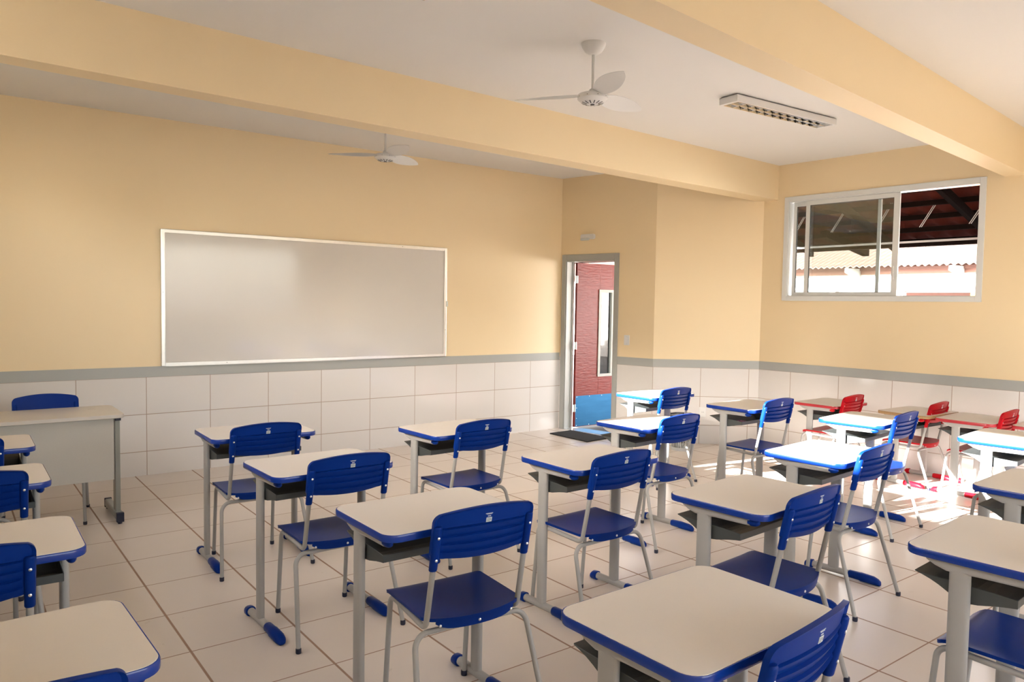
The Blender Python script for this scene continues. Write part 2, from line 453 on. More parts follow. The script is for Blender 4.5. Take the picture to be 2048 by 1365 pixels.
# ------------------------------------------------------------------ door
droot = empty('door_1', (C0.x, C0.y, 0), math.atan2(dD.y, dD.x)); tag(droot, kind='structure')
mb = MB()
# architrave on the room side, jamb lining with a rebate
mb.box((.022, -.012, 0), (.082, .0, 2.145)); mb.box((.790, -.012, 0), (.850, .0, 2.145)); mb.box((.082, -.012, 2.082), (.790, .0, 2.145))
mb.box((.0745, 0, 0), (.094, TH+.01, 2.083)); mb.box((.778, 0, 0), (.8005, TH+.01, 2.083)); mb.box((.094, 0, 2.062), (.778, TH+.01, 2.0855))
mb.box((.094, TH-.045, 0), (.106, TH-.03, 2.062)); mb.box((.766, TH-.045, 0), (.778, TH-.03, 2.062))
mb.build('door_frame', M['greyframe'], droot, smooth=False, bevel=.003)
MB().box((.02, -.02, -.02), (.86, TH+.05, .004)).build('sill', M['stone'], droot, smooth=False)
# leaf, opened outwards: built in world axes and brought into the frame's space
leaf_o = Vector((6.262, 6.925, 0)); leaf_a = R(-1.0)
Ml = frame_matrix(C0, dD).inverted() @ Matrix.Translation(leaf_o) @ Matrix.Rotation(leaf_a, 4, 'Z')
LWID, LH = .80, 2.055
su0, su1, sz0, sz1 = .365, .620, .63, 1.735
mb = MB(); t0, t1 = 0.0, .035
for a, b, z0, z1 in ((0, su0+.02, .012, LH), (su1-.02, LWID, .012, LH), (su0+.02, su1-.02, .012, sz0+.02), (su0+.02, su1-.02, sz1-.02, LH)):
    mb.box((a, t0, z0), (b, t1, z1))
leaf = mb.build('door_leaf', M['doorred'], droot, smooth=False, bevel=.002); leaf.matrix_local = Ml
def lp(name, mb, mat, **k):
    o = mb.build(name, mat, leaf, **k); return o
mb = MB()
for yy in ((-.014, 0), (.035, .049)):
    for a, b, z0, z1 in ((su0, su0+.035, sz0, sz1), (su1-.035, su1, sz0, sz1), (su0+.035, su1-.035, sz0, sz0+.035), (su0+.035, su1-.035, sz1-.035, sz1)):
        mb.box((a, yy[0], z0), (b, yy[1], z1))
for a, b, z0, z1 in ((su0+.02, su0+.03, sz0+.02, sz1-.02), (su1-.03, su1-.02, sz0+.02, sz1-.02), (su0+.03, su1-.03, sz0+.02, sz0+.03), (su0+.03, su1-.03, sz1-.03, sz1-.02)):
    mb.box((a, 0, z0), (b, .035, z1))
lp('glazing_bead', mb, M['greyframe'], smooth=False)
lp('glass_pane', MB().box((su0+.03, .016, sz0+.03), (su1-.03, .020, sz1-.03)), M['glass'], smooth=False)
lp('kick_plate', MB().box((.012, -.0022, .018), (LWID-.012, 0, .40)), M['kick'], smooth=False)
for u, z in [(u, z) for u in (.03, .24, .45, .66, .77) for z in (.388, .03)]+[(.03, .12), (.03, .25)]:
    lp('screw', MB().lathe([(.0045, 0), (.004, -.0015), (.001, -.0022)], 8, (u, -.0022, z), 'y'), M['rivet'])
for z in (1.85, 1.03, .25):
    mb = MB(); mb.tube([(-.006, -.006, z-.045), (-.006, -.006, z+.045)], .006, 10); mb.box((-.03, -.003, z-.045), (-.006, 0, z+.045)); mb.box((-.004, -.003, z-.045), (.012, 0, z+.045))
    lp('hinge', mb, M['galv'])
mb = MB(); mb.tube(fillet([(.735, 0, 1.04), (.735, -.05, 1.04), (.63, -.05, 1.04)], .012), .008, 10); mb.lathe([(.024, 0), (.024, .006), (.02, .008)], 16, (.735, -.008, 1.04), 'y')
lp('door_handle', mb, M['blackcap'])

# ------------------------------------------------------------------ school desk and chair
def make_desk(H, band_m, cap_m, label=None, edge_label=None, group=None):
    root = empty('school_desk')
    tag(root, label, 'desk', group)
    o = rrect(.600, .450, .055, 7); i_ = rrect(.5945, .4445, .0525, 7)
    MB().loft([[(x, y, H-.0255) for x, y in i_], [(x, y, H-.0012) for x, y in i_], [(x*.998, y*.997, H) for x, y in i_]]).build('tabletop', M['laminate'], root, ang=30)
    n = len(o); mb = MB(); rings = []
    oo = rrect(.6035, .4535, .0565, 7)
    prof = [(i_, H-.0262), (o, H-.0262), (oo, H-.0225), (oo, H-.005), (o, H-.0012), (i_, H-.0010)]
    rings = [[(p[k][0], p[k][1], z) for p, z in prof] for k in range(n)]
    mb.loft(rings, closed=True)
    e = mb.build('edge_band', band_m, root, ang=50)
    if edge_label: e['label'] = edge_label
    for s in (-1, 1):
        x = s*.262
        pr = [(-.152, H-.0262), (-.152, H-.058), (.0, H-.060), (.100, H-.064), (.135, H-.053), (.160, H-.040), (.172, H-.0262)]
        rail = MB().prism(pr, x-.014, x+.014, 'x').build('support_rail', M['frame'], root, bevel=.008, seg=3)
        cb = MB(); rings = []
        for k in range(7):
            a = (PI/2)*k/6; rr_ = math.cos(a); y = -.150-.036*math.sin(a)
            rings.append([(x+.0155*rr_*math.cos(q), y, H-.0265-.0165+.0165*rr_*math.sin(q)*1.0) for q in [2*PI*j/14 for j in range(14)]])
        rings[-1] = [(x, -.186, H-.043)]*14
        rings.insert(0, [(p[0], -.140, p[2]) for p in rings[0]])
        cb.loft(rings).build('end_cap', cap_m, rail)
        st = [(.0145*math.copysign(abs(math.cos(a))**.8, math.cos(a)), .062+.0315*math.copysign(abs(math.sin(a))**.65, math.sin(a))) for a in [2*PI*j/24 for j in range(24)]]
        post = MB().loft([[(x+a, b, .034) for a, b in st], [(x+a, b, H-.055) for a, b in st]]).build('leg', M['frame'], root)
        foot = MB().tube([(x, .205, .0255), (x, -.09, .0255)], .0185, 14).build('foot_bar', M['frame'], root)
        def sect(y, rx, z0, z1, m=14):
            return [(x+rx*math.copysign(abs(math.cos(a))**.85, math.cos(a)), y, (z0+z1)/2+(z1-z0)/2*math.copysign(abs(math.sin(a))**.85, math.sin(a))) for a in [2*PI*j/m for j in range(m)]]
        MB().loft([sect(-.030, .0192, .0062, .0448), sect(-.034, .021, .004, .0468), sect(-.092, .0225, .003, .0485), sect(-.100, .0255, 0, .0495), sect(-.165, .026, 0, .0455), sect(-.190, .0235, 0, .036), sect(-.203, .017, .001, .026), sect(-.207, .008, .004, .016)]).build('foot_cap', cap_m, foot)
        MB().loft([sect(.182, .0205, .004, .0462), sect(.186, .0245, 0, .0495), sect(.215, .0245, 0, .046), sect(.229, .018, .001, .033), sect(.233, .008, .005, .018)]).build('foot_cap', cap_m, foot)
    # book tray
    d = H-.76
    P = [(.205, .664), (.180, .657), (.155, .6485), (.130, .637), (.108, .6245), (.085, .611), (.065, .6025), (.045, .600), (.015, .6035), (-.015, .6105), (-.04, .6165), (-.07, .622), (-.095, .6255), (-.095, .652)]
    P = [(y, z+d) for y, z in P]; T = .003
    Q = [(y+(.002 if k == len(P)-1 else 0), z+.0032) for k, (y, z) in enumerate(P)]
    Q[-1] = (P[-1][0]+.003, P[-1][1]); Q[-2] = (P[-2][0]+.003, P[-2][1]+.0032)
    mb = MB(); hw = .2455
    m_ = len(P)
    mb.loft([[( -hw, y, z) for y, z in P+Q[::-1]], [(hw, y, z) for y, z in P+Q[::-1]]])
    for s in (-1, 1):
        side = P+[(-.02, .657+d), (.04, .659+d)]
        mb.prism(side, s*hw-.0018, s*hw+.0018, 'x')
    mb.build('book_tray', M['tray'], root, smooth=False, bevel=.0012, seg=1)
    for s in (-1, 1):
        MB().lathe([(.008, 0), (.0075, -.004), (.003, -.006)], 10, (s*.236, .01, H-.0255)).build('screw', M['rivet'], root)
    return root

def make_chair(seat_h, plast, label=None, group=None, back_top=None):
    """origin on the floor under the foot of the back posts; the sitter faces +y"""
    H = seat_h; Zt = back_top or .826
    root = empty('school_chair'); tag(root, label, 'chair', group)
    zr = H-.036
    lean = lambda z: -.085*(z-zr)/(.826-.42)
    for s in (-1, 1):
        pts = [(s*.176, .362, .010), (s*.172, .325, zr+.002), (s*.187, .0, zr-.006), (s*.183, lean(Zt-.04), Zt-.04)]
        fr = MB().tube(fillet(pts, [.045, .035], 8), .0103, 12, up=(1, 0, 0)).build('side_frame', M['frame'], root)
        MB().lathe([(.0112, 0), (.0125, .004), (.0125, .02), (.0112, .022)], 12, (s*.176, .362, 0)).build('foot_tip', M['blackcap'], fr)
    hz = zr-.022
    pts = [(-.257, -.112, .010), (-.226, .006, hz), (.226, .006, hz), (.257, -.112, .010)]
    rl = MB().tube(fillet(pts, [.055, .055], 9), .0103, 12, up=(0, 1, 0)).build('rear_leg_frame', M['frame'], root)
    for s in (-1, 1):
        MB().lathe([(.0112, 0), (.0125, .004), (.0125, .02), (.0112, .022)], 12, (s*.257, -.112, 0)).build('foot_tip', M['blackcap'], rl)
    # seat shell
    def seat(u, v):
        # v 0 rear .. 1 front ; u -1..1
        U = 2*u-1
        yf = .332; yr = -.058+.040*abs(U)**2
        y = yr+(yf-yr)*v
        hw = .200
        r = .036; dF = (1-v)*(yf-yr)
        if dF < r: hw = .200-r+math.sqrt(max(0, r*r-(r-dF)**2))
        dR = v*(yf-yr)
        if dR < .03: hw = .176+.024*math.sin(PI/2*dR/.03)
        x = hw*U
        z = H-.006*(1-U*U)*math.sin(PI*min(1, v*1.25))-.004*(1-v)
        if v > .86: z -= .022*((v-.86)/.14)**2
        z += .002*abs(U)**6
        th = .007
        ed = max(abs(U)**8, (2*abs(v-.5))**14)
        return (x, y, z), (x*(1-.01*ed), y, z-th-.006*ed)
    st = MB().grid(seat, 24, 26)
    # rear apron under the seat between the posts
    def apron(u, v):
        U = 2*u-1; x = .158*U; yr = -.058+.040*abs(x/.2)**2
        drop = .040*(1-abs(U)**6*.5)
        z = H-.006-drop*v
        return (x, yr+.006+.004*v, z), (x, yr+.012+.004*v, z)
    st.grid(apron, 16, 3)
    seat_o = st.build('seat', plast, root, ang=50)
    for x in (-.145, 0, .145):
        yr = -.058+.040*abs(x/.2)**2+.008
        MB().lathe([(.0055, .001), (.005, -.002), (.002, -.0035)], 10, (x, yr, H-.031), 'y').build('rivet', M['rivet'], seat_o)
    # backrest shell
    z0, z1 = Zt-.152, Zt+.008
    # five louvre steps on the rear
    steps = [0.0, .16, .32, .48, .64]
    def louv(v):
        if v >= .66: return .0060
        k = max(s for s in steps if s <= v); t = (v-k)/.16
        return .0005+.0115*t**.8
    def back(u, v):
        U = 2*u-1
        crown = .016*(1-U*U); belly = -.014*(1-U*U)
        zb, zt_ = z0+belly, z1+crown
        z = zb+(zt_-zb)*v
        hw = .200; r = .034; hgt = zt_-zb
        dT = (1-v)*hgt; dB = v*hgt
        if dT < r: hw -= r-math.sqrt(max(0, r*r-(r-dT)**2))
        if dB < .016: hw -= .016-math.sqrt(max(0, .016**2-(.016-dB)**2))
        x = hw*U
        y = lean(z)-.028*(1-(x/.2)**2)+.014
        rim = min(1, max(0, (1-v)/.05))*min(1, max(0, (1-abs(U))/.05))
        t = .0150-(.0150-.003-louv(v)*.95)*rim
        if abs(U) > .80: t = .0150-(.0150-.008)*rim
        return (x, y, z), (x, y-t, z-.001*(1-rim))
    vs_u = 36; nv = 50
    bk = MB().grid(back, vs_u, nv)
    for s in (-1, 1):
        za, zb_ = Zt-.196, Zt-.036
        rr_ = [(za, .0128), (za+.004, .0146), (zb_-.02, .0158), (zb_-.006, .0150), (zb_-.001, .0115), (zb_, .006)]
        rings = []
        for z, r in rr_:
            x = s*(.1865-.003*(z-zr)/.4); y = lean(z)
            rings.append([(x+r*math.cos(a), y+r*math.sin(a), z) for a in [2*PI*j/16 for j in range(16)]])
        bk.loft(rings)
    bko = bk.build('backrest', plast, root, ang=32)
    for s in (-1, 1):
        for z in (Zt-.075, Zt-.155):
            mb = MB(); mb.lathe([(.0050, .002), (.0048, -.0015), (.0018, -.003)], 10, (s*.184, lean(z)-.0150, z), 'y')
            mb.build('rivet', M['rivet'], bko)
    ys = lambda z: lean(z)-.028+.014-.0090
    def stick(x0, x1, za, zb_, dy=0):
        m = MB(); m.add([(x0, ys(za)-dy, za), (x1, ys(za)-dy, za), (x1, ys(zb_)-dy, zb_), (x0, ys(zb_)-dy, zb_), (x0, ys(za)+.002, za), (x1, ys(za)+.002, za), (x1, ys(zb_)+.002, zb_), (x0, ys(zb_)+.002, zb_)],
                    [(0,1,2,3), (4,7,6,5), (0,4,5,1), (1,5,6,2), (2,6,7,3), (3,7,4,0)]); return m
    lb = stick(-.011, .011, Zt-.040, Zt-.0235, .0009).build('label_sticker', M['label'], bko, smooth=False)
    m = MB()
    for k, (a, b, z) in enumerate(((-.009, .006, -.0275), (-.009, -.002, -.0305), (0, .008, -.0305), (-.009, .009, -.0335), (-.009, .003, -.0365))):
        q = stick(a, b, Zt+z-.0006, Zt+z+.0006, .0012); m.add(q.v, q.f)
    m.build('barcode_print', M['ink'], lb, smooth=False)
    m = MB(); rnd = random.Random(4)
    for z, h, a, b in ((-.0085, .0010, -.015, .013), (-.0115, .0008, -.011, .010), (-.0185, .0015, -.006, .006)):
        x = a
        while x < b:
            w_ = .0012+.0014*rnd.random(); q = stick(x, min(x+w_, b), Zt+z-h, Zt+z+h, .0007); m.add(q.v, q.f); x += w_+.0006
    m.build('printed_text', M['print'], bko, smooth=False)
    return root

GD = 'blue school desks in files'; GC = 'blue school chairs at the desks'
desk0 = make_desk(.76, M['blueband'], M['blue'], None, None, GD)
chair0 = make_chair(.456, M['blue'], None, GC)
first = {'d': True, 'c': True}
def rotv(x, y, a): return x*math.cos(a)-y*math.sin(a), x*math.sin(a)+y*math.cos(a)
def put(proto, key, x, y, rz, label):
    o = proto if first[key] else copy_tree(proto); first[key] = False
    o.location = (x, y, 0); o.rotation_euler = (0, 0, rz); o['label'] = label
    return o
# x, y, yaw, chair dx, chair yaw, desk words, chair words
ROWS = [
 (1.458, 2.408, -0.2, .036, -4, 'blue-edged desk third behind the whiteboard in the file left of centre', 'blue chair with its whole back seen in front centre-left, third of its file'),
 (1.438, 3.419, 1.5, .030, 0, 'blue-edged desk second behind the whiteboard in the file left of centre', 'blue chair second from the whiteboard in the file left of centre'),
 (1.480, 4.465, -1.0, -.028, -1, 'blue-edged desk nearest the whiteboard, in front of its left half', 'blue chair nearest the whiteboard, in front of its left half'),
 (2.551, 3.926, 3.0, .012, 2, 'blue-edged desk standing alone in front of the whiteboard right edge', 'blue chair nearest the whiteboard right edge'),
 (2.643, 2.796, 1.5, -.065, 2, 'blue-edged desk in mid room, in line with the black doormat', 'blue chair in mid room, below the black doormat in view'),
 (2.708, 1.865, 4.0, -.030, 4, 'blue-edged desk just beyond the nearest centre desk, right of the picture middle', 'blue chair partly hidden by the nearest centre desk top, behind its far edge'),
 (3.784, 3.448, 5.0, -.020, 3, 'blue-edged desk half in sunlight just right of the doorway', 'blue chair in front of the grey waste bin, its left stile sunlit'),
 (3.850, 2.196, 4.5, -.045, 4, 'blue-edged desk with fully sunlit white top, right of centre', 'blue chair at the fully sunlit desk right of centre'),
 (5.059, 4.528, 4.0, -.070, 2, 'blue-edged desk farthest back by the door wall, with a sunlit left side', 'blue chair farthest back beside the grey waste bin'),
 (5.161, 3.616, 2.0, -.045, 2, 'blue-edged desk mostly in shade with a purple wrapper in its tray', 'blue chair in front of the corner tiles, beside the first red desk'),
 (5.257, 2.715, 6.5, -.030, 5, 'sunlit blue-edged desk in front of the red chairs, left of the bare-edged desk', 'blue chair with a brightly sunlit seat in front of the bare-edged desk'),
 (5.277, 1.801, 5.5, -.060, 5, 'sunlit blue-edged desk cut by the right picture edge, before the red desks', 'blue chair hidden at the right picture edge with only a bent leg tube seen'),
 (1.529, 1.201, 0.9, .018, 7, 'nearest blue-edged desk at the bottom centre with a large beige top', 'blue chair at the bottom edge, right of centre, seen from above behind its back'),
 (2.848, 0.962, 3.9, -.028, 3, 'nearest blue-edged desk on the right, its grey leg and tray seen close', 'blue chair at the bottom right with only its seat seen behind the grey desk leg'),
 (3.972, 1.198, 2.7, .0, 3, 'shaded blue-edged desk at the right picture edge, behind the nearest right desk', 'blue chair under the shaded desk at the right picture edge'),
 (0.061, 1.901, 1.9, .010, 0, 'nearest blue-edged desk in the bottom left corner', 'blue chair at the bottom left edge with only the top of its back seen'),
 (0.052, 2.838, -0.8, -.045, 0, 'second nearest blue-edged desk at the left picture edge', 'blue chair at the left edge, nearest one showing its full right back side'),
 (0.061, 3.875, -0.5, .010, 0, 'third blue-edged desk at the left picture edge, second from the teacher desk', 'blue chair at the left edge, second from the teacher desk'),
 (0.080, 4.767, -0.8, -.042, 0, 'farthest blue-edged desk at the left edge, right in front of the teacher desk', 'blue chair farthest back at the left edge, a sliver in front of the teacher desk'),
]
DY = {(1.458, 2.408): -.025, (0.061, 1.901): -.05, (0.052, 2.838): -.025, (2.848, 0.962): .02}
for x, y, yw, dx, cy_, dl, cl in ROWS:
    put(desk0, 'd', x, y, R(yw), dl)
    ox, oy = rotv(dx, -.212+DY.get((x, y), 0), R(yw)*.3)
    put(chair0, 'c', x+ox, y+oy, R(cy_), cl)
put(chair0, 'c', .572, 6.075, R(180), 'blue chair behind the teacher desk, below the whiteboard left end')['group'] = GC

GRD = 'small red-edged desks along the window wall'; GRC = 'small red chairs along the window wall'
rd = make_desk(.636, M['redband'], M['red'], 'small red-edged desk nearest the corner, left end of the red row', None, GRD)
rd.location = (6.853, 3.89, 0); rd.rotation_euler.z = R(1.0)
bare = make_desk(.636, M['bareedge'], M['red'], 'small desk with bare brown particle-board edge in the red row', 'bare brown particle-board edge', GRD)
bare.location = (6.966, 3.122, 0); bare.rotation_euler.z = R(-2)
for x, y, a, l in ((6.955, 2.642, 2.5, 'small red-edged desk just right of the bare brown-edged desk'), (7.06, 2.11, 3, 'small red-edged desk cut by the right picture edge, last of the red row')):
    o = copy_tree(rd); o.location = (x, y, 0); o.rotation_euler.z = R(a); o['label'] = l
rc = make_chair(.382, M['red'], 'small red chair at the red-edged desk nearest the corner', GRC, .722)
rc.location = (6.775, 3.695, 0); rc.rotation_euler.z = R(3)
for x, y, a, l in ((6.945, 3.01, 3, 'small red chair at the bare brown-edged desk, its seat and leg seen'), (6.925, 2.455, 3, 'small red chair at the desk right of the bare-edged one, near the right picture edge')):
    o = copy_tree(rc); o.location = (x, y, 0); o.rotation_euler.z = R(a); o['label'] = l

# crumpled wrapper in a book tray
mb = MB(); rnd = random.Random(7)
def crump(u, v):
    x = (u-.5)*.20; y = (v-.5)*.07; z = .006+.018*rnd.random()*math.sin(PI*u)*math.sin(PI*v)
    return (x, y, z+.001), (x, y, .0)
mb.grid(crump, 12, 7)
wr = mb.build('wrapper', M['wrapper'], smooth=False); wr.location = (5.02, 3.615, .622); wr.rotation_euler = (R(4), 0, R(5))
tag(wr, 'crumpled purple wrapper lying in the tray of a shaded desk', 'wrapper')

# ------------------------------------------------------------------ teacher desk
td = empty('teacher_desk', (.374, 5.855, 0), R(0)); tag(td, 'pale grey teacher desk with grey front panel by the left picture edge', 'desk')
MB().prism(rrect(1.205, .54, .05, 6), .725, .750).build('desktop', M['tdesk'], td, bevel=.003)
MB().lathe([(.032, .749), (.032, .7515), (.026, .7522), (.002, .7518)], 24, (.46, .10, 0)).build('cable_grommet', M['tdesk'], td)
MB().box((-.55, -.185, .295), (.545, -.167, .7249)).build('front_panel', M['tpanel'], td, smooth=False)
for s in (-1, 1):
    x = s*.568
    lg = MB().prism([(-.19, .065), (-.10, .065), (-.115, .72), (-.18, .72)], x-.016, x+.016, 'x').build('leg', M['tleg'], td, bevel=.004)
    fb = MB().box((x-.022, -.262, .022), (x+.022, .22, .075)).build('foot_bar', M['tleg'], lg, bevel=.008)
    MB().box((x-.023, -.268, .014), (x+.023, -.235, .078)).lathe([(.014, 0), (.014, .014)], 12, (x, -.245, 0)).build('foot_cap', M['blackcap'], lg, bevel=.003)
    MB().box((x-.023, .20, .014), (x+.023, .226, .078)).lathe([(.014, 0), (.014, .014)], 12, (x, .205, 0)).build('foot_cap', M['blackcap'], lg, bevel=.003)
    MB().box((x-.018, -.21, .700), (x+.018, -.193, .7249)).build('rail_end_cap', M['blackcap'], td, bevel=.002)
    MB().box((x-.016, -.193, .703), (x+.016, .21, .7249)).build('top_rail', M['tleg'], td, bevel=.003)

# ------------------------------------------------------------------ whiteboard
wb = empty('whiteboard', (2.966, C0.y-.0225, 1.540)); tag(wb, 'long white board with aluminium trim on the yellow front wall', 'whiteboard')
bw, bh = 2.906, 1.188
MB().box((-bw/2+.01, .0, -bh/2+.01), (bw/2-.01, .0222, bh/2-.01)).build('writing_surface', M['whiteboard'], wb, smooth=False)
mb = MB()
for a, b, c_, d_ in ((-bw/2, -bw/2+.032, -bh/2, bh/2), (bw/2-.032, bw/2, -bh/2, bh/2), (-bw/2+.032, bw/2-.032, bh/2-.032, bh/2), (-bw/2+.032, bw/2-.032, -bh/2, -bh/2+.032)):
    mb.box((a, -.006, c_), (b, .0222, d_))
mb.build('trim_frame', M['alu'], wb, smooth=False, bevel=.003)
MB().box((bw/2-.010, -.014, -.045), (bw/2+.012, .0, .015)).build('clip', M['galv'], wb, bevel=.002)
for x, z in ((-bw/2+.015, .05), (-.9, -bh/2+.015), (.9, bh/2-.015), (bw/2-.015, -.3)):
    MB().lathe([(.004, .001), (.003, -.0015)], 8, (x, -.006, z), 'y').build('screw', M['darksteel'], wb)

# ------------------------------------------------------------------ ceiling fans
def make_fan(label):
    r = empty('ceiling_fan'); tag(r, label, 'ceiling fan', 'white ceiling fans')
    MB().lathe([(.072, 0), (.072, -.006), (.066, -.024), (.05, -.048), (.028, -.062), (.014, -.066)], 28, (0, 0, 0)).build('canopy', M['white'], r)
    MB().tube([(0, 0, -.05), (0, 0, -.275)], .0095, 14).build('downrod', M['white'], r)
    mb = MB().lathe([(.012, -.262), (.020, -.268), (.022, -.285), (.055, -.288), (.083, -.296), (.090, -.306), (.090, -.322), (.080, -.332), (.060, -.346), (.030, -.352), (.002, -.353)], 32)
    mo = mb.build('motor_housing', M['white'], r)
    mb = MB()
    for k in range(14):
        a = 2*PI*k/14; c, s = math.cos(a), math.sin(a)
        p = [(.036, -.3525), (.066, -.3445), (.066, -.3455), (.036, -.3535)]
        w_ = .0028
        vs = [(c*q-s*w_, s*q+c*w_, z) for q, z in p]+[(c*q+s*w_, s*q-c*w_, z) for q, z in p]
        mb.add(vs, [(0,1,2,3), (7,6,5,4), (0,4,5,1), (1,5,6,2), (2,6,7,3), (3,7,4,0)])
    mb.lathe([(.012, -.352), (.012, -.3565), (.001, -.357)], 14)
    mb.build('cooling_slots', M['darksteel'], mo)
    for k in range(9):
        a = 2*PI*k/9; MB().lathe([(.0032, 0), (.003, .003)], 8, (.088*math.cos(a), .088*math.sin(a), -.316)).build('screw', M['darksteel'], mo)
    MB().lathe([(.011, -.262), (.011, -.268)], 12).build('rod_pin', M['darksteel'], mo)
    for k in range(3):
        def bl(u, v):
            L = .40*u; w_ = .058*(math.sin(PI*min(1, (u*.92+.09)))**.62)
            yy = (v-.5)*2*w_; pitch = -.50*(1-.35*u)
            x = .080+L; z = -.300+yy*pitch
            return (x, yy, z+.0015), (x, yy, z-.0015)
        b = MB().grid(bl, 22, 6)
        b.build('blade', M['white'], r, ang=60).rotation_euler = (0, 0, k*2*PI/3)
    return r
fan = make_fan('white three-blade ceiling fan hanging between the two yellow beams')
fan.location = (3.09, 3.315, CZ); fan.rotation_euler.z = R(7)
fan2 = copy_tree(fan); fan2['label'] = 'white three-blade ceiling fan beyond the left beam, above the whiteboard'
fan2.location = (3.015, 5.78, CZ); fan2.rotation_euler.z = R(25)

# ------------------------------------------------------------------ fluorescent luminaires with chrome louvres
def make_light(label):
    r = empty('ceiling_light'); tag(r, label, 'ceiling light', 'white fluorescent ceiling lights')
    L, w_, h = 1.20, .165, .050
    mb = MB(); mb.box((-L/2, -w_/2, -.008-h), (-L/2+.03, w_/2, -.008)); mb.box((L/2-.03, -w_/2, -.008-h), (L/2, w_/2, -.008))
    mb.box((-L/2+.03, -w_/2, -.008-h), (L/2-.03, -w_/2+.012, -.008)); mb.box((-L/2+.03, w_/2-.012, -.008-h), (L/2-.03, w_/2, -.008))
    mb.box((-L/2, -w_/2, -.012), (L/2, w_/2, -.008))
    mb.box((-L/2+.05, -w_/2+.03, -.0081), (L/2-.05, w_/2-.03, 0))
    hs = mb.build('housing', M['white'], r, smooth=False)
    for s in (-1, 1): MB().tube([(-L/2+.04, s*.040, -.028), (L/2-.04, s*.040, -.028)], .011, 12).build('fluorescent_tube', M['tube'], r)
    mb = MB()
    # side reflectors and centre reflector
    mb.prism([(-w_/2+.012, -.0595), (-w_/2+.016, -.0595), (-w_/2+.028, -.014), (-w_/2+.012, -.014)], -L/2+.03, L/2-.03, 'x')
    mb.prism([(w_/2-.016, -.0595), (w_/2-.012, -.0595), (w_/2-.012, -.014), (w_/2-.028, -.014)], -L/2+.03, L/2-.03, 'x')
    mb.prism([(-.014, -.014), (-.003, -.0595), (.003, -.0595), (.014, -.014)], -L/2+.03, L/2-.03, 'x')
    for k in range(1, 12):
        x = -L/2+.03+(L-.06)*k/12
        mb.prism([(x-.0008, -.040), (x-.003, -.0595), (x+.003, -.0595), (x+.0008, -.040)], -w_/2+.015, w_/2-.015, 'y')
    mb.build('louvre', M['chrome'], r, smooth=False)
    return r
lt = make_light('white fluorescent ceiling light with mirrored louvre, right of the fan')
lt.location = (5.175, 3.435, CZ); lt.rotation_euler.z = R(-3.4)
lt2 = copy_tree(lt); lt2['label'] = 'white fluorescent ceiling light whose corner shows at the top picture edge'
lt2.location = (1.345, 3.205, CZ); lt2.rotation_euler.z = R(0)

# ------------------------------------------------------------------ wall fittings
Mdw = frame_matrix(C0, dD)
def on_wall(name, origin, dirv, u, z, label, cat):
    e = empty(name); m = frame_matrix(origin, dirv) @ Matrix.Translation((u, 0, z)); e.matrix_world = m; tag(e, label, cat); return e
el = on_wall('emergency_light', C0, dD, .405, 2.352, 'small white emergency light on the yellow wall above the door', 'emergency light')
MB().prism(rrect(.20, .062, .02, 5), -.030, 0, 'y').build('housing', M['white'], el, bevel=.004)
MB().prism(rrect(.13, .030, .012, 5), -.038, -.0301, 'y').build('lens', M['label'], el, bevel=.003).location = (-.03, 0, -.030)
sw = on_wall('light_switch', C0, dD, .975, 1.140, 'white light switch plate to the right of the door frame', 'switch')
MB().prism(rrect(.072, .115, .006, 4), -.008, 0, 'y').build('cover_plate', M['white'], sw, bevel=.002)
MB().box((-.012, -.013, -.024), (.012, -.0081, .024)).build('rocker', M['white'], sw, bevel=.002)
for z in (-.042, .042): MB().lathe([(.003, -.0081), (.002, -.0095)], 8, (0, 0, z), 'y').build('screw', M['galv'], sw)
so = on_wall('wall_socket', C1, dCh, .563, .358, 'white power socket plate on the corner tiles behind the waste bin', 'socket')
MB().prism(rrect(.075, .110, .006, 4), -.008, 0, 'y').build('cover_plate', M['white'], so, bevel=.002)
mb = MB()
for x in (-.0095, 0, .0095): mb.lathe([(.0025, -.0081), (.0024, -.0086)], 8, (x, 0, 0), 'y')
mb.build('contact_holes', M['darksteel'], so)

# ------------------------------------------------------------------ mat and waste bin
A, B_, C_, D_ = (5.725, 6.765), (6.085, 6.79), (6.135, 6.16), (5.73, 6.118)
m = MB().prism([D_, C_, B_, A], .0, .012).build('doormat', M['mat'], bevel=.004, smooth=False); tag(m, 'black rubber doormat on the tiles before the red door', 'doormat')
wbn = empty('waste_bin', (6.33, 5.265, 0)); tag(wbn, 'grey slatted waste bin with a black liner by the corner wall', 'waste bin')
mb = MB(); seg = 36
for k in range(seg):
    a = 2*PI*k/seg; b = a+2*PI/seg*.55
    p = lambda r, q, z: (r*math.cos(q), r*math.sin(q), z)
    mb.add([p(.118, a, .03), p(.118, b, .03), p(.150, b, .33), p(.150, a, .33), p(.114, a, .03), p(.114, b, .03), p(.146, b, .33), p(.146, a, .33)],
           [(0,1,2,3), (7,6,5,4), (0,4,5,1), (1,5,6,2), (2,6,7,3), (3,7,4,0)])
mb.build('slats', M['bin'], wbn, smooth=False)
MB().lathe([(.001, .004), (.112, .004), (.116, 0), (.122, .0), (.123, .035), (.117, .036), (.113, .008), (.001, .008)], 36).build('base', M['bin'], wbn)
MB().lathe([(.145, .32), (.153, .32), (.158, .36), (.155, .365), (.150, .360)], 36).build('rim', M['bin'], wbn)
mb = MB(); rnd = random.Random(3); rings = []
for r, z in ((.150, .27), (.1595, .345), (.163, .374), (.155, .377), (.142, .33), (.11, .12), (.03, .07), (.001, .068)):
    rings.append([((r+.004*rnd.random())*math.cos(2*PI*j/36), (r+.004*rnd.random())*math.sin(2*PI*j/36), z+.006*rnd.random()) for j in range(36)])
mb.loft(rings, cap=False).build('bin_liner', M['bag'], wbn)

